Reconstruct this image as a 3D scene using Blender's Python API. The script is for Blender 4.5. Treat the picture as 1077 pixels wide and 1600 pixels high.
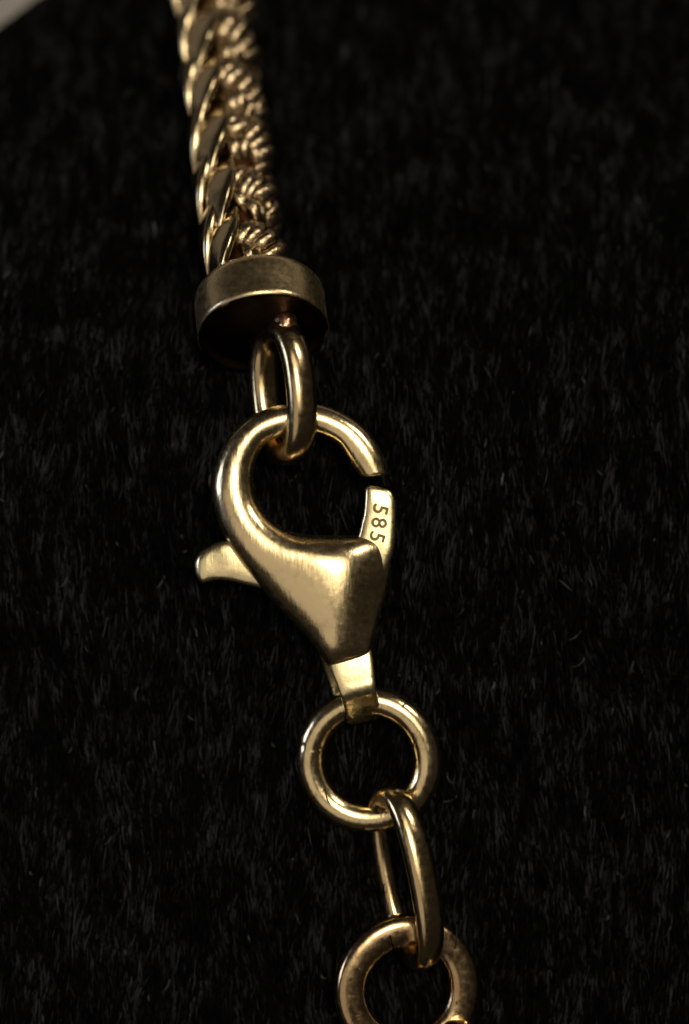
import bpy, bmesh, math, random
import numpy as np
from mathutils import Vector, Matrix

for o in list(bpy.data.objects):
    bpy.data.objects.remove(o, do_unlink=True)
scene = bpy.context.scene
K = 2.65e-5            # metres per design unit; the lobster clasp is about 13 mm long
D = 4500.0             # camera height above the necklace, design units (12 cm)
CX, CY = 538.5, 800.0

def W(p):              # design units (x right, y down, z up) -> metres
    return Vector(((p[0] - CX) * K, (CY - p[1]) * K, p[2] * K))

# ------------------------------------------------------------------ camera, world, lamps, exposure
cam = bpy.data.cameras.new('camera')
cam_o = bpy.data.objects.new('camera', cam)
scene.collection.objects.link(cam_o)
cam_o.location = (0, 0, D * K)
cam.sensor_fit = 'VERTICAL'
cam.sensor_height = 36.0
cam.sensor_width = 36.0
cam.lens = 36.0 * D / 1600.0
cam.clip_start = 0.002
cam.clip_end = 20.0
cam.dof.use_dof = True
cam.dof.focus_distance = (D - 5) * K
cam.dof.aperture_fstop = 17.0
scene.camera = cam_o

world = bpy.data.worlds.new('World')
scene.world = world
world.use_nodes = True
bg = world.node_tree.nodes['Background']
bg.inputs[0].default_value = (1.0, 0.80, 0.58, 1)
bg.inputs[1].default_value = 0.018

def lamp(name, direction, dist, size, radiance, color, size_y=None):
    d = Vector(direction).normalized()
    l = bpy.data.lights.new(name, 'AREA')
    l.shape = 'RECTANGLE' if size_y else 'DISK'
    l.size = size
    if size_y:
        l.size_y = size_y
    area = size * size_y if size_y else math.pi * size * size / 4
    l.energy = radiance * math.pi * area
    l.color = color
    o = bpy.data.objects.new(name, l)
    scene.collection.objects.link(o)
    o.location = d * dist
    o.rotation_euler = (-d).to_track_quat('-Z', 'Y').to_euler()
    return o

lamp('ceiling_glow', (0.13, 0.22, 0.96), 0.62, 0.46, 1.6, (1.0, 0.87, 0.64))
lamp('ceiling_lamp', (0.14, 0.20, 0.97), 0.60, 0.14, 22.0, (1.0, 0.91, 0.70))
lamp('side_lamp', (0.60, 0.62, 0.50), 0.80, 0.20, 14.0, (1.0, 0.88, 0.68))
lamp('room_bounce', (-0.42, -0.30, 0.86), 0.90, 0.80, 0.50, (1.0, 0.86, 0.68))
lamp('window_light', (-0.96, 0.12, 0.26), 0.80, 0.30, 4.5, (0.72, 0.80, 1.0))

scene.view_settings.view_transform = 'Standard'
scene.view_settings.look = 'None'
scene.view_settings.exposure = 0.0
scene.view_settings.gamma = 1.0
scene.view_settings.use_curve_mapping = False
scene.render.engine = 'CYCLES'
scene.cycles.max_bounces = 10
scene.cycles.glossy_bounces = 8
scene.cycles.diffuse_bounces = 3

# ------------------------------------------------------------------ materials
def new_mat(name):
    m = bpy.data.materials.new(name)
    m.use_nodes = True
    nt = m.node_tree
    return m, nt, nt.nodes['Principled BSDF']

def gold(name, color, tarnish, rough, rough_var=0.12, grain=9.0, bump=0.25, tarnish_amt=0.55, dent=0.5):
    m, nt, b = new_mat(name)
    N, L = nt.nodes, nt.links
    b.inputs['Metallic'].default_value = 1.0
    tc = N.new('ShaderNodeTexCoord')
    def noise(px, detail, rgh=0.6, vec=None):
        n = N.new('ShaderNodeTexNoise')
        n.inputs['Scale'].default_value = 1.0 / (px * K)
        n.inputs['Detail'].default_value = detail
        n.inputs['Roughness'].default_value = rgh
        L.new(vec if vec else tc.outputs['Object'], n.inputs['Vector'])
        return n.outputs['Fac']
    def ramp(src, a, c):
        r = N.new('ShaderNodeMapRange')
        r.inputs['From Min'].default_value = a
        r.inputs['From Max'].default_value = c
        L.new(src, r.inputs['Value'])
        return r.outputs['Result']
    patch = noise(42, 5)
    fine = noise(grain, 4)
    t = ramp(patch, 0.50, 0.72)
    mul = N.new('ShaderNodeMath'); mul.operation = 'MULTIPLY'
    L.new(t, mul.inputs[0]); mul.inputs[1].default_value = tarnish_amt
    mix = N.new('ShaderNodeMix'); mix.data_type = 'RGBA'
    mix.inputs['A'].default_value = (*color, 1)
    mix.inputs['B'].default_value = (*tarnish, 1)
    L.new(mul.outputs[0], mix.inputs['Factor'])
    L.new(mix.outputs['Result'], b.inputs['Base Color'])
    r1 = N.new('ShaderNodeMath'); r1.operation = 'MULTIPLY_ADD'
    L.new(ramp(fine, 0.3, 0.75), r1.inputs[0])
    r1.inputs[1].default_value = rough_var
    r1.inputs[2].default_value = rough
    L.new(r1.outputs[0], b.inputs['Roughness'])
    # fine scratches: stretched noise, plus shallow dents
    mp = N.new('ShaderNodeMapping')
    mp.inputs['Scale'].default_value = (1.0, 0.12, 1.0)
    mp.inputs['Rotation'].default_value = (0.2, 0.3, 0.5)
    L.new(tc.outputs['Object'], mp.inputs['Vector'])
    scr = noise(5, 3, 0.6, mp.outputs['Vector'])
    add = N.new('ShaderNodeMath'); add.operation = 'MULTIPLY_ADD'
    L.new(noise(30, 3, 0.5), add.inputs[0]); add.inputs[1].default_value = dent * 6
    L.new(scr, add.inputs[2])
    bp = N.new('ShaderNodeBump')
    bp.inputs['Strength'].default_value = bump
    bp.inputs['Distance'].default_value = 1.6 * K
    L.new(add.outputs[0], bp.inputs['Height'])
    L.new(bp.outputs['Normal'], b.inputs['Normal'])
    return m

M_POL = gold('polished_gold', (0.87, 0.71, 0.43), (0.42, 0.29, 0.14), 0.14, 0.12, bump=0.18, tarnish_amt=0.5, dent=0.25)
M_BODY = gold('worn_gold', (0.84, 0.68, 0.41), (0.30, 0.20, 0.10), 0.18, 0.12, bump=0.22, tarnish_amt=0.5, dent=0.2)
M_SAT = gold('satin_gold', (0.90, 0.77, 0.47), (0.48, 0.36, 0.18), 0.22, 0.12, bump=0.12, tarnish_amt=0.5)
M_LINK = gold('bronze_gold', (0.58, 0.45, 0.26), (0.28, 0.19, 0.10), 0.15, 0.12, bump=0.16, tarnish_amt=0.6, dent=0.3)
M_CAP = gold('dull_gold', (0.80, 0.64, 0.38), (0.42, 0.29, 0.15), 0.24, 0.14, bump=0.25, dent=0.25, tarnish_amt=0.6)
M_ROSE = gold('rose_gold', (0.50, 0.36, 0.21), (0.30, 0.15, 0.075), 0.15, 0.14, bump=0.15, tarnish_amt=0.6)
M_WIRE = gold('tarnished_wire_gold', (0.46, 0.355, 0.23), (0.12, 0.07, 0.04), 0.20, 0.2, bump=0.5, tarnish_amt=1.0)
M_LEAF = gold('chain_gold', (0.54, 0.44, 0.28), (0.27, 0.19, 0.11), 0.13, 0.12, bump=0.15, tarnish_amt=0.5)
M_COPPER = gold('solder_copper', (0.92, 0.55, 0.36), (0.6, 0.3, 0.15), 0.25)

def dark_mat(name, color, rough, spec=0.3):
    m, nt, b = new_mat(name)
    b.inputs['Base Color'].default_value = (*color, 1)
    b.inputs['Roughness'].default_value = rough
    b.inputs['Specular IOR Level'].default_value = spec
    return m, nt, b

M_CAP_SHADE = gold('shade_toned_underside', (0.030, 0.020, 0.012), (0.012, 0.008, 0.005), 0.3, 0.1, bump=0.2, tarnish_amt=0.9)  # near-black base paints the shade of the cap's underside into its colour
M_CORE = gold('gap_shade_core', (0.11, 0.045, 0.022), (0.04, 0.015, 0.007), 0.40, 0.2, bump=0.5, tarnish_amt=0.9)  # dark red-brown puts the shade of the gaps between wires into the colour
M_MARK, _, mb = dark_mat('engraved_dark', (0.27, 0.18, 0.08), 0.45, 0.2)
M_CLOTH, ntc, cb = dark_mat('velvet_backing', (0.004, 0.004, 0.004), 0.9, 0.05)
nz = ntc.nodes.new('ShaderNodeTexNoise'); nz.inputs['Scale'].default_value = 1 / (40 * K)
cr = ntc.nodes.new('ShaderNodeValToRGB')
cr.color_ramp.elements[0].color = (0.002, 0.002, 0.002, 1)
cr.color_ramp.elements[1].color = (0.007, 0.0065, 0.006, 1)
tcc = ntc.nodes.new('ShaderNodeTexCoord')
ntc.links.new(tcc.outputs['Object'], nz.inputs['Vector'])
ntc.links.new(nz.outputs['Fac'], cr.inputs['Fac'])
ntc.links.new(cr.outputs['Color'], cb.inputs['Base Color'])

def fibre_mat(name, lo, hi, rough, spec):
    m, nt, b = dark_mat(name, lo, rough, spec)
    hi_n = nt.nodes.new('ShaderNodeHairInfo')
    r = nt.nodes.new('ShaderNodeValToRGB')
    r.color_ramp.elements[0].color = (*lo, 1)
    r.color_ramp.elements[0].position = 0.45
    r.color_ramp.elements[1].color = (*hi, 1)
    tc = nt.nodes.new('ShaderNodeTexCoord')
    mp = nt.nodes.new('ShaderNodeMapping'); mp.inputs['Scale'].default_value = (1.0, 0.35, 0.2)
    nt.links.new(tc.outputs['Object'], mp.inputs['Vector'])
    nz = nt.nodes.new('ShaderNodeTexNoise'); nz.inputs['Scale'].default_value = 1 / (26 * K); nz.inputs['Detail'].default_value = 4
    nt.links.new(mp.outputs['Vector'], nz.inputs['Vector'])
    mr = nt.nodes.new('ShaderNodeMapRange')
    mr.inputs['From Min'].default_value = 0.38; mr.inputs['From Max'].default_value = 0.68
    mr.inputs['To Min'].default_value = 0.52; mr.inputs['To Max'].default_value = 1.12
    nt.links.new(nz.outputs['Fac'], mr.inputs['Value'])
    mu = nt.nodes.new('ShaderNodeMath'); mu.operation = 'MULTIPLY'
    nt.links.new(hi_n.outputs['Random'], mu.inputs[0]); nt.links.new(mr.outputs['Result'], mu.inputs[1])
    nt.links.new(mu.outputs[0], r.inputs['Fac'])
    nt.links.new(r.outputs['Color'], b.inputs['Base Color'])
    return m

M_PILE = fibre_mat('black_pile', (0.0015, 0.0015, 0.0015), (0.031, 0.033, 0.037), 0.6, 0.03)
M_LINT = fibre_mat('grey_lint', (0.03, 0.028, 0.026), (0.11, 0.10, 0.095), 0.7, 0.2)

M_TABLE, ntt, tb = dark_mat('pale_table', (0.42, 0.37, 0.32), 0.7, 0.3)
nz = ntt.nodes.new('ShaderNodeTexNoise'); nz.inputs['Scale'].default_value = 1 / (300 * K)
cr = ntt.nodes.new('ShaderNodeValToRGB')
cr.color_ramp.elements[0].color = (0.24, 0.225, 0.21, 1)
cr.color_ramp.elements[1].color = (0.33, 0.31, 0.295, 1)
tcc = ntt.nodes.new('ShaderNodeTexCoord')
ntt.links.new(tcc.outputs['Object'], nz.inputs['Vector'])
ntt.links.new(nz.outputs['Fac'], cr.inputs['Fac'])
ntt.links.new(cr.outputs['Color'], tb.inputs['Base Color'])

# ------------------------------------------------------------------ helpers
def link(o, parent=None):
    scene.collection.objects.link(o)
    if parent:
        o.parent = parent
    return o

def mesh_obj(name, verts, faces, mat, parent=None, label=None, smooth=True, sharp=None):
    me = bpy.data.meshes.new(name)
    me.from_pydata([W(v) for v in verts], [], faces)
    bm = bmesh.new(); bm.from_mesh(me)
    bmesh.ops.recalc_face_normals(bm, faces=bm.faces)
    bm.to_mesh(me); bm.free()
    me.polygons.foreach_set('use_smooth', [smooth] * len(me.polygons))
    if sharp and smooth:
        me.set_sharp_from_angle(angle=math.radians(sharp))
    me.materials.append(mat)
    o = link(bpy.data.objects.new(name, me), parent)
    if label:
        o['label'] = label
    return o

def empty(name, parent=None, label=None):
    o = link(bpy.data.objects.new(name, None), parent)
    o.empty_display_size = 0.002
    if label:
        o['label'] = label
    return o

def catmull(P, n, closed=False):
    P = np.array(P, float); m = len(P); out = []
    segs = m if closed else m - 1
    for i in range(segs):
        if closed:
            a, b, c, d = P[(i - 1) % m], P[i], P[(i + 1) % m], P[(i + 2) % m]
        else:
            b, c = P[i], P[i + 1]
            a = P[i - 1] if i > 0 else 2 * b - c
            d = P[i + 2] if i + 2 < m else 2 * c - b
        for j in range(n):
            t = j / n
            out.append(0.5 * (2 * b + (c - a) * t + (2 * a - 5 * b + 4 * c - d) * t * t + (3 * b - a - 3 * c + d) * t ** 3))
    if not closed:
        out.append(P[-1])
    return np.array(out)

def loft(rings, closed=False, caps=True, round_caps=0):
    """rings: list of (n,3) arrays -> verts, faces"""
    R = [np.asarray(r) for r in rings]
    if round_caps and not closed:
        def dome(r0, r1, k):
            c = r0.mean(0); n = c - r1.mean(0); n = n / (np.linalg.norm(n) + 1e-9)
            out = []
            for i in range(1, 5):
                a = i / 5 * math.pi / 2
                out.append(c + (r0 - c) * (1 - (1 - math.cos(a)) * min(1, k * 0.9)) + n * math.sin(a) * round_caps)
            return out
        R = dome(R[0], R[1], 0.5)[::-1] + R + dome(R[-1], R[-2], 0.5)
    n = len(R[0]); m = len(R)
    verts = [tuple(p) for r in R for p in r]
    faces = []
    for i in range(m if closed else m - 1):
        a, b = i * n, ((i + 1) % m) * n
        for j in range(n):
            k = (j + 1) % n
            faces.append((a + j, a + k, b + k, b + j))
    if caps and not closed:
        for base, r in ((0, R[0]), ((m - 1) * n, R[-1])):
            verts.append(tuple(r.mean(0))); c = len(verts) - 1
            for j in range(n):
                faces.append((c, base + j, base + (j + 1) % n))
    return verts, faces

def superell(n, p):
    th = np.linspace(0, 2 * math.pi, n, endpoint=False)
    c, s = np.cos(th), np.sin(th)
    return np.sign(c) * np.abs(c) ** (2 / p), np.sign(s) * np.abs(s) ** (2 / p)

def rib_loft(ribs, sub=6, n=40, caps=True, round_caps=0):
    """ribs: (Lx,Ly,Rx,Ry,zc,h,p,crest,tilt)"""
    S = catmull(ribs, sub)
    rings = []
    for lx, ly, rx, ry, zc, h, p, crest, tilt in S:
        a, b = superell(n, p)
        s = a
        L, Rr = np.array((lx, ly)), np.array((rx, ry))
        mid, half = (L + Rr) / 2, (Rr - L) / 2
        fall = 1 - tilt * 0.16 * np.logaddexp(0, (s - crest) / 0.16) - 0.10 * min(1.0, max(0.0, tilt / 0.3)) * 0.09 * np.logaddexp(0, (crest - s) / 0.09)
        z = zc + h * b * fall
        rings.append(np.stack([mid[0] + half[0] * s, mid[1] + half[1] * s, z], 1))
    return loft(rings, caps=caps, round_caps=round_caps)

def ring_mesh(C, ax1, ax2, r1, r2, rad, axial, n=180, m=28, p=2.0, wob=0.0, seed=0, sq=2.0, seam=None, taper=0.0):
    """closed oval wire: centre C, in-plane unit axes ax1/ax2, half lengths r1/r2"""
    C, ax1, ax2 = (np.array(v, float) for v in (C, ax1, ax2))
    nrm = np.cross(ax1, ax2); nrm /= np.linalg.norm(nrm)
    rng = np.random.RandomState(seed)
    ph = rng.rand(4) * 6.28
    ca, sb = superell(m, p)
    rings = []
    for i in range(n):
        t = 2 * math.pi * i / n
        ct, st = math.cos(t), math.sin(t)
        c2 = math.copysign(abs(ct) ** (2 / sq), ct); s2 = math.copysign(abs(st) ** (2 / sq), st)
        w = 1 + wob * (math.sin(2 * t + ph[0]) + 0.6 * math.sin(3 * t + ph[1]))
        pos = C + ax1 * r1 * c2 * w + ax2 * r2 * s2 * w
        out = ax1 * ct / r1 + ax2 * st / r2
        out /= np.linalg.norm(out)
        rad_i = rad * (1 + 0.03 * math.sin(2 * t + ph[2])); ax_i = axial * (1 + taper * st)
        if seam is not None:                       # the soldered joint of the ring: a shallow groove beside a slight swelling
            dd = (t - seam) * r1
            f = 1 - 0.035 * math.exp(-(dd / 3.0) ** 2) + 0.02 * math.exp(-((dd - 11) / 9.0) ** 2)
            rad_i *= f; ax_i *= f
        rings.append(pos + np.outer(ca * rad_i, out) + np.outer(sb * ax_i, nrm))
    return loft(rings, closed=True)

def unit(v):
    v = np.array(v, float); return v / np.linalg.norm(v)

# ------------------------------------------------------------------ setting: velvet display and what lies behind it
def cloth_z(x, y):
    x = np.asarray(x, float); y = np.asarray(y, float)
    w = 60.0
    z = -83 - 0.555 * w * np.logaddexp(0, (575 - y) / w)
    z = z + 5 * np.sin(x / 170 + 1.0) * np.sin(y / 210) + 3 * np.sin(x / 83 + y / 61)
    s = -0.66 * (x + 40) - 0.75 * (y + 72)          # rounded edge of the display in the upper corner
    t = (s + 130) / 130
    tc_ = np.clip(t, 0, 1)
    z = z - 130 * (1 - np.sqrt(np.maximum(0, 1 - tc_ ** 2))) - np.maximum(0, t - 1) * 130 * 25
    return np.maximum(z, -1495)

xs = np.concatenate([np.arange(-4000, -420, 200.0), np.arange(-420, 1520, 12.0), np.arange(1520, 4600, 200.0)])
ys = np.concatenate([np.arange(-1500, -420, 120.0), np.arange(-420, 2040, 12.0), np.arange(2040, 6000, 200.0)])
GX, GY = np.meshgrid(xs, ys)
GZ = cloth_z(GX, GY)
nx, ny = len(xs), len(ys)
verts = np.stack([GX.ravel(), GY.ravel(), GZ.ravel()], 1)
faces = [(j * nx + i, j * nx + i + 1, (j + 1) * nx + i + 1, (j + 1) * nx + i) for j in range(ny - 1) for i in range(nx - 1)
         if GZ[j, i] > -1400 or GZ[j + 1, i + 1] > -1400]
cloth = mesh_obj('velvet_cloth', verts, faces, M_CLOTH)
cloth['kind'] = 'structure'
cloth['label'] = 'black velvet display cloth under the necklace, curving away at the top'
cloth['category'] = 'cloth'

tv = [(-4500, -4500, -1500), (5500, -4500, -1500), (5500, 6500, -1500), (-4500, 6500, -1500)]
table = mesh_obj('table_surface', tv, [(0, 1, 2, 3)], M_TABLE, smooth=False)
table['kind'] = 'structure'
table['label'] = 'blurred pale grey-beige surface past the edge of the black cloth'
table['category'] = 'table'

# ------------------------------------------------------------------ the necklace
neck = empty('necklace', label='gold necklace fastened by a lobster clasp, lying on black velvet')
neck['category'] = 'necklace'

# --- rope chain at the top, running into the end cap
tilt = math.radians(31)
t_img = unit((0.135, 1.0, 0))
T = unit(t_img * math.cos(tilt) + np.array((0, 0, math.sin(tilt))))
U = unit(np.array((1.0, -0.135, 0)))
Nn = unit(np.cross(T, U))
if Nn[2] < 0: Nn = -Nn
A0 = np.array((384.0, 450.0, -50.0))            # where the chain enters the cap
PITCH = 108.0
rope = empty('rope_chain', neck, 'twisted gold rope chain of smooth overlapping links and fine wires')

def rope_matrix(v, phi):
    """local axes x=across, y=-along(up the chain in y-up space), z=outwards, rotated phi about the chain"""
    c, s = math.cos(phi), math.sin(phi)
    x = U * c - Nn * s
    z = U * s + Nn * c
    def dv(a): return Vector((a[0], -a[1], a[2]))
    M = Matrix.Identity(4)
    X, Y, Z = dv(x), dv(-T), dv(z)
    for i in range(3):
        M[i][0], M[i][1], M[i][2] = X[i], Y[i], Z[i]
    M.translation = W(A0 + T * v)
    return M

def local_mesh(name, verts, faces, mat):
    me = bpy.data.meshes.new(name)
    me.from_pydata([(p[0] * K, -p[1] * K, p[2] * K) for p in verts], [], faces)
    bm = bmesh.new(); bm.from_mesh(me); bmesh.ops.recalc_face_normals(bm, faces=bm.faces); bm.to_mesh(me); bm.free()
    me.polygons.foreach_set('use_smooth', [True] * len(me.polygons))
    me.materials.append(mat)
    return me

def leaf_mesh():
    rings = []
    a, b = superell(28, 3.2)
    n = 22
    for i in range(n + 1):
        t = i / n
        ang = math.radians(22 - 44 * t)            # leans from upper right to lower left
        v = -78 + 156 * t
        hw = 2 + 27 * math.sin(math.pi * (0.04 + 0.92 * t)) ** 0.75
        R = 52 + 6 * math.sin(math.pi * t) + 11 * (t - 0.5)
        c = np.array((R * math.sin(ang), v, R * math.cos(ang)))
        tw = ang - math.radians(13)                # right edge stands proud
        x = np.array((math.cos(tw), 0.18, -math.sin(tw))); x /= np.linalg.norm(x)
        z = np.array((math.sin(tw), 0, math.cos(tw)))
        rings.append(c + np.outer(a * hw, x) + np.outer(b * (3 + 8 * math.sin(math.pi * t)), z))
    return local_mesh('link', *loft(rings), M_LEAF)

def wire_mesh():
    a, b = superell(10, 2)
    rings = []
    n = 12
    for i in range(n + 1):
        t = i / n
        ang = math.radians(-15 + 32 * t)
        v = 30 - 60 * t
        R = 40 + 21 * math.sin(math.pi * t) ** 0.7
        c = np.array((R * math.sin(ang), v, R * math.cos(ang)))
        z = np.array((math.sin(ang), 0, math.cos(ang)))
        x = unit((math.cos(ang) * 0.86, 0.5, -math.sin(ang) * 0.86))
        rings.append(c + np.outer(a * 11.5, x) + np.outer(b * 9, z))
    return local_mesh('wire', *loft(rings), M_WIRE)

me_leaf, me_wire = leaf_mesh(), wire_mesh()
rnd = random.Random(4)
a, b = superell(28, 2)
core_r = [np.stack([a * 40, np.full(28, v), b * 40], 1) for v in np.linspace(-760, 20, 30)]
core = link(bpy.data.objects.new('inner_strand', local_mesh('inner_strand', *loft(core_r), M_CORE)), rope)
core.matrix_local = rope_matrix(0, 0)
for k in range(8):
    v0 = -58 - PITCH * k
    for phi, dv in ((-24, 0), (-66, -42), (-130, -70)):
        o = link(bpy.data.objects.new('link', me_leaf), rope)
        o.matrix_local = rope_matrix(v0 + dv + rnd.uniform(-5, 5), math.radians(phi + rnd.uniform(-6, 6))) @ Matrix.Rotation(math.radians(rnd.uniform(-4, 4)), 4, 'Z') @ Matrix.Diagonal((rnd.uniform(0.9, 1.08), rnd.uniform(0.95, 1.04), 1, 1))
    for j in range(7):
        o = link(bpy.data.objects.new('wire', me_wire), rope)
        lift = (-11, -5, 2, 4, 0, 0, 0)[j]
        M = rope_matrix(v0 - 30 + 11 * j + rnd.uniform(-6, 6), math.radians(10 + 18 * j + rnd.uniform(-4, 4)))
        o.matrix_local = M @ Matrix.Translation((0, 0, lift * K)) @ Matrix.Rotation(math.radians(rnd.uniform(-16, 16)), 4, 'Z') @ Matrix.Diagonal((rnd.uniform(0.85, 1.35), rnd.uniform(0.80, 1.15), rnd.uniform(0.94, 1.08), 1))
    for j in range(5):                                  # deeper wires crossing under the outer ones
        o = link(bpy.data.objects.new('wire', me_wire), rope)
        M = rope_matrix(v0 + 26 + rnd.uniform(-12, 12), math.radians(10 + 22 * j + rnd.uniform(-6, 6)))
        o.matrix_local = M @ Matrix.Rotation(math.radians(rnd.uniform(30, 75)), 4, 'Z') @ Matrix.Diagonal((1.0, 0.8, rnd.uniform(0.76, 0.88), 1))

# --- end cap: short cup whose open end faces down and towards the viewer
cap_t = math.radians(33)
Ta = unit(unit((0.13, 1.0, 0)) * math.cos(cap_t) + np.array((0, 0, math.sin(cap_t))))
Ua = unit((1.0, -0.13, 0)); Na = np.cross(Ta, Ua)
Ccap = np.array((411.0, 522.0, 2.0))
prof = [(0, -89), (60, -89), (80, -88), (92, -84), (99, -76), (101, -66), (101, -40), (101, -16), (101.5, -11), (102, -6),
        (100, -1.5), (96.5, 0), (94, -1.2), (91, -4), (88, -8), (82, -9.5), (60, -9), (30, -6), (14, -5), (0, -5)]
n = 96
rings = []
for r, v in prof[1:-1]:
    th = np.linspace(0, 2 * math.pi, n, endpoint=False)
    wob = 1 + 0.006 * np.sin(3 * th + 1) + 0.004 * np.sin(5 * th)
    rings.append(Ccap + Ta * v + np.outer(np.cos(th) * r * wob * 1.015, Ua) + np.outer(np.sin(th) * r * wob * 1.015, Na))
cap_o = mesh_obj('end_cap', *loft(rings), M_CAP, neck, 'dull gold cup-shaped cap at the end of the rope chain', sharp=50)
cap_o.data.materials.append(M_CAP_SHADE)
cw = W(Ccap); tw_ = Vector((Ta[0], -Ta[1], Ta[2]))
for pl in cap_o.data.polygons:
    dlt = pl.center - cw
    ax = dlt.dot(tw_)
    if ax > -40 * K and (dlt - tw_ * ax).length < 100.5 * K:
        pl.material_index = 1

# --- connecting link between the cap and the clasp, nearly edge-on
def edge_link(name, C, d, e, r1, r2, rad, axial, mat, label, seed, sq=2.25, p=2.3, taper=0.0):
    d, e = unit(d), np.array(e, float)
    e = e - d * np.dot(e, d); e = unit(e)
    return mesh_obj(name, *ring_mesh(C, d, e, r1, r2, rad, axial, p=p, seed=seed, wob=0.006, sq=sq, taper=taper), mat, neck, label)

edge_link('connecting_link', (442, 612, -1), (0.10, 1, 0.02), (0.52, 0, 0.85), 97, 56, 19, 24, M_LINK, 'dark gold oval link between the end cap and the clasp', 3)

def blob(name, C, r, mat, parent, label=None, seed=0):
    bm = bmesh.new(); bmesh.ops.create_icosphere(bm, subdivisions=3, radius=1)
    rng = np.random.RandomState(seed); ph = rng.rand(6) * 6
    vs = []
    for v in bm.verts:
        f = 1 + 0.16 * math.sin(3 * v.co.x + ph[0]) + 0.12 * math.sin(4 * v.co.y + ph[1]) + 0.1 * math.sin(5 * v.co.z + ph[2])
        vs.append((C[0] + v.co.x * r[0] * f, C[1] + v.co.y * r[1] * f, C[2] + v.co.z * r[2] * f))
    fs = [[v.index for v in f.verts] for f in bm.faces]
    bm.free()
    return mesh_obj(name, vs, fs, mat, parent, label)

blob('solder_joint', (446, 507, 22), (22, 13, 17), M_COPPER, neck, 'pinkish solder joint where the link meets the cap', 5)

# --- lobster clasp
clasp = empty('lobster_clasp', neck, 'gold lobster clasp stamped 585')
#        Lx   Ly   Rx   Ry   zc  h   p   crest tilt
ribs = [(607, 739, 563, 744, 0, 22, 2.2, 0, 0),
        (595, 703, 551, 729, 0, 24, 2.1, 0, 0),
        (570, 669, 539, 711, 0, 24, 2.1, 0, 0),
        (541, 648, 526, 694, 0, 24, 2.1, 0, 0),
        (505, 633, 499, 681, 0, 24, 2.1, 0, 0),
        (466, 629, 469, 677, 0, 24, 2.1, 0, 0),
        (428, 635, 442, 683, 0, 25, 2.1, 0, 0),
        (391, 651, 419, 691, 0, 26, 2.1, 0, 0),
        (358, 682, 405, 708, 0, 27, 2.1, 0, 0),
        (338, 722, 397, 734, 0, 28, 2.1, 0, 0),
        (331, 765, 397, 760, 0, 30, 2.1, 0, 0),
        (338, 805, 406, 788, 0, 32, 2.1, 0.3, 0.0),
        (354, 845, 430, 816, 0, 37, 2.2, 0.3, 0.05),
        (379, 882, 466, 833, 0, 42, 2.3, 0.35, 0.15),
        (405, 914, 520, 837, 0, 47, 2.35, 0.38, 0.30),
        (430, 943, 580, 839, 0, 50, 2.45, 0.36, 0.60),
        (455, 969, 610, 864, 0, 50, 2.5, 0.15, 0.80),
        (479, 994, 605, 917, 0, 47, 2.5, 0.0, 0.75),
        (495, 1014, 593, 964, 0, 42, 2.8, -0.1, 0.60),
        (503, 1027, 586, 994, 0, 36, 2.7, -0.1, 0.4),
        (509, 1035, 582, 1012, 0, 27, 2.8, 0, 0.2),
        (512, 1039, 581, 1018, 0, 21, 2.8, 0, 0.1)]
mesh_obj('hook', *rib_loft(ribs, sub=8, n=48, round_caps=3), M_BODY, clasp)

lev = [(303, 884, 304, 892, -11, 3, 2.4, 0, 0),
       (305, 875, 308, 903, -10, 8, 2.6, 0, 0),
       (313, 863, 317, 911, -9, 12, 3.0, 0, 0),
       (334, 850, 338, 907, -8, 13, 3.6, 0, 0),
       (354, 845, 362, 909, -7, 14, 3.6, 0, 0),
       (385, 850, 396, 917, -6, 14, 3.6, 0, 0),
       (440, 862, 445, 925, -4, 14, 3.6, 0, 0),
       (505, 868, 520, 928, -2, 14, 3.6, 0, 0),
       (548, 862, 590, 905, 0, 14, 3.8, 0, 0),
       (558, 841, 613, 869, 2, 14, 4.2, 0, 0),
       (564, 819, 618, 836, 2, 14, 4.2, 0, 0),
       (568.5, 799, 619, 810, 2, 14, 4.2, 0, 0),
       (570, 779, 618.5, 785, 2, 14, 4.2, 0, 0),
       (571, 763, 613, 769, 1, 13, 3.8, 0, 0),
       (576, 758, 603, 763, 0, 10, 3.2, 0, 0)]
lever = mesh_obj('lever', *rib_loft(lev, sub=8, n=44), M_SAT, clasp, 'pale satin lever with the stamped gate and thumb tab')

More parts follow.
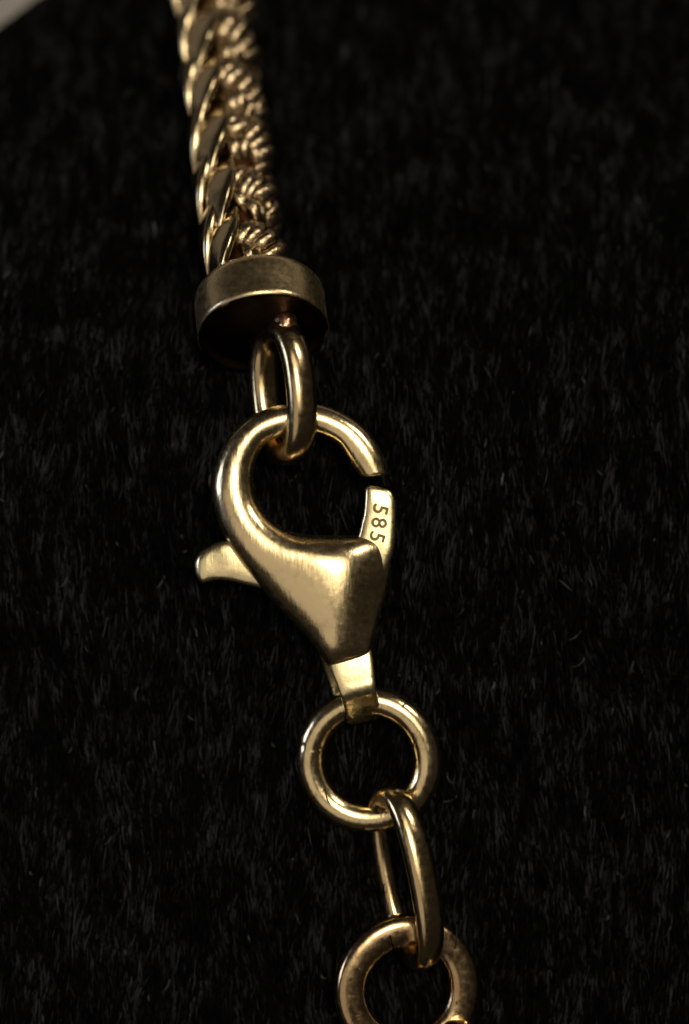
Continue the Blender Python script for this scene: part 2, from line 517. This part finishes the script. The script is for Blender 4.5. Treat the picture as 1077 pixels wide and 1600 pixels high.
# stamped 585 on the gate, reading downwards: pressed into the metal of the lever
lm = bpy.data.meshes.new('lever_cut')
lm.from_pydata([((v.co.x / K), (v.co.y / K), (v.co.z / K)) for v in lever.data.vertices], [], [tuple(p.vertices) for p in lever.data.polygons])
lm.materials.append(M_SAT); lm.materials.append(M_MARK)
lt = link(bpy.data.objects.new('lever_cut', lm))
cutters = []
for ch, (x, y), rot in (('5', (594.5, 796), -104), ('8', (592.5, 817), -97), ('5', (589.5, 839), -106)):
    cu = bpy.data.curves.new('digit', 'FONT')
    cu.body = ch; cu.size = 34; cu.align_x = 'CENTER'; cu.align_y = 'CENTER'
    cu.extrude = 4.0; cu.offset = 0.55; cu.resolution_u = 4
    tmp = link(bpy.data.objects.new('digit', cu))
    me = bpy.data.meshes.new_from_object(tmp.evaluated_get(bpy.context.evaluated_depsgraph_get()))
    bpy.data.objects.remove(tmp, do_unlink=True)
    bm = bmesh.new(); bm.from_mesh(me)
    bmesh.ops.remove_doubles(bm, verts=bm.verts, dist=0.02)
    bmesh.ops.recalc_face_normals(bm, faces=bm.faces)
    bm.to_mesh(me); bm.free()
    co = np.array([v.co[:] for v in me.vertices])
    mid = (co[:, :2].max(0) + co[:, :2].min(0)) / 2
    R = Matrix.Rotation(math.radians(rot), 3, 'Z')
    for v, c in zip(me.vertices, co):
        v.co = Vector((x - CX, CY - y, 17.6)) + R @ Vector((c[0] - mid[0], c[1] - mid[1], c[2]))
    me.materials.clear(); me.materials.append(M_MARK)
    d = link(bpy.data.objects.new('digit', me)); cutters.append(d)
    md = lt.modifiers.new('stamp', 'BOOLEAN')
    md.operation = 'DIFFERENCE'; md.solver = 'EXACT'; md.object = d; md.material_mode = 'TRANSFER'
res = bpy.data.meshes.new_from_object(lt.evaluated_get(bpy.context.evaluated_depsgraph_get()))
if len(res.polygons) > len(lm.polygons) * 0.8:
    res.transform(Matrix.Diagonal((K, K, K, 1)))
    res.polygons.foreach_set('use_smooth', [True] * len(res.polygons))
    res.set_sharp_from_angle(angle=math.radians(40))
    lever.data = res
    res.name = 'lever'
for d in cutters + [lt]:
    bpy.data.objects.remove(d, do_unlink=True)

# bail: a strap folded round the jump ring
path = catmull([(541, 985, 4, 33, 8), (545, 1012, 6, 34, 8), (551, 1040, 8, 33.5, 8), (556, 1062, 8.5, 30.5, 8), (560, 1080, 7, 28.5, 8), (563, 1093, -6, 28, 7),
                (566, 1107, -23, 27.5, 7), (568, 1119, -40, 27, 7), (568, 1125, -54, 26, 7), (562, 1117, -70, 26, 7), (549, 1090, -72, 27, 7), (535, 1045, -56, 28, 7), (524, 1010, -36, 28, 7)], 8)
rings = []
a, b = superell(32, 4.5)
for i, q in enumerate(path):
    tdir = unit(path[min(i + 1, len(path) - 1)][:3] - path[max(i - 1, 0)][:3])
    wd = np.array((0.975, -0.22, 0.0)); wd = unit(wd - tdir * np.dot(wd, tdir))
    nn = np.cross(tdir, wd)
    rings.append(q[:3] + np.outer(a * q[3], wd) + np.outer(b * q[4], nn))
mesh_obj('bail', *loft(rings), M_SAT, clasp, 'bright folded strap at the foot of the clasp')

# --- jump ring, long link, lower ring, last link
mesh_obj('jump_ring', *ring_mesh((577, 1192, -51), unit((1, 0.03, 0.05)), unit((-0.03, 1, -0.10)), 93, 93.5, 23, 22, wob=0.006, seed=8, seam=3.35), M_POL, neck,
         'round polished gold jump ring through the foot of the clasp')
edge_link('oval_link', (632, 1374, -24), (0.20, 1, 0.0), (0.50, -0.1, 0.86), 131, 57, 17, 19.5, M_LINK, 'long oval gold link hanging from the jump ring', 11, sq=2.3, taper=0.22)
mesh_obj('lower_ring', *ring_mesh((637, 1551, -42), unit((1, 0.0, -0.16)), unit((0.0, 1, -0.05)), 91, 93, 25.5, 21, p=2.8, wob=0.008, seed=14), M_ROSE, neck,
         'rosy gold ring cut off by the lower edge of the picture')
edge_link('end_link', (744, 1742, -30), (0.22, 1, 0.0), (0.50, -0.1, 0.86), 131, 54, 16, 20, M_POL, 'bright gold link tip at the lower edge of the picture', 17, sq=2.3)

# ------------------------------------------------------------------ velvet pile and lint
def fibres(name, n, lo, hi, radius, mat, seed, lean, lift, label, wav, xr=(-330, 1420), yr=(-330, 1950), npts=6):
    rng = np.random.RandomState(seed)
    x = rng.uniform(xr[0], xr[1], n); y = rng.uniform(yr[0], yr[1], n)
    length = rng.uniform(lo, hi, n)
    field = 0.09 * np.sin(x / 130 + 0.7) * np.cos(y / 170) + 0.07 * np.sin(x / 47 - y / 80) + 0.13 * np.sin(x / 19 + 2.1 * np.sin(y / 37)) * np.sin(y / 29 + 1.7 * np.sin(x / 41))
    ang = rng.normal(0, lean, n) + field
    up = np.abs(rng.normal(lift, lift * 0.6, n)) + 1
    up = up * np.where(rng.rand(n) < 0.012, 4.5, 1.0)      # a few stray hairs stand out of the pile
    bend = rng.normal(0, wav, n)
    P = np.zeros((n, npts, 3))
    for i in range(npts):
        t = i / (npts - 1)
        th = ang + bend * (t - 0.3)
        px = x + np.sin(th) * length * t
        py = y + np.cos(th) * length * t
        P[:, i, 0] = px; P[:, i, 1] = py
        P[:, i, 2] = cloth_z(px, py) + up * math.sin(math.pi * min(1, 0.15 + 0.85 * t)) * 1.0 + 2
    s = -0.66 * (x + 40) - 0.75 * (y + 72)
    P = P[s < 2]
    n = len(P)
    cv = bpy.data.hair_curves.new(name)
    cv.add_curves([npts] * n)
    flat = np.empty((n * npts, 3), np.float32)
    Q = P.reshape(-1, 3)
    flat[:, 0] = (Q[:, 0] - CX) * K; flat[:, 1] = (CY - Q[:, 1]) * K; flat[:, 2] = Q[:, 2] * K
    cv.attributes['position'].data.foreach_set('vector', flat.ravel())
    r = cv.attributes.get('radius') or cv.attributes.new('radius', 'FLOAT', 'POINT')
    prof_ = np.array([1, 1, 1, 0.9, 0.7, 0.3])[:npts]
    rr = (rng.uniform(0.6, 1.25, n)[:, None] * prof_[None, :] * radius * K).astype(np.float32)
    r.data.foreach_set('value', rr.ravel())
    cv.materials.append(mat)
    o = link(bpy.data.objects.new(name, cv))
    o['kind'] = 'stuff'; o['label'] = label; o['category'] = 'fibres'
    return o

fibres('velvet_pile', 260000, 14, 58, 1.0, M_PILE, 2, 0.12, 7, 'short black pile fibres of the velvet, brushed downwards', 0.16)
fibres('lint', 650, 4, 36, 1.5, M_LINT, 9, 0.35, 10, 'tiny grey lint hairs caught in the black velvet', 0.6)
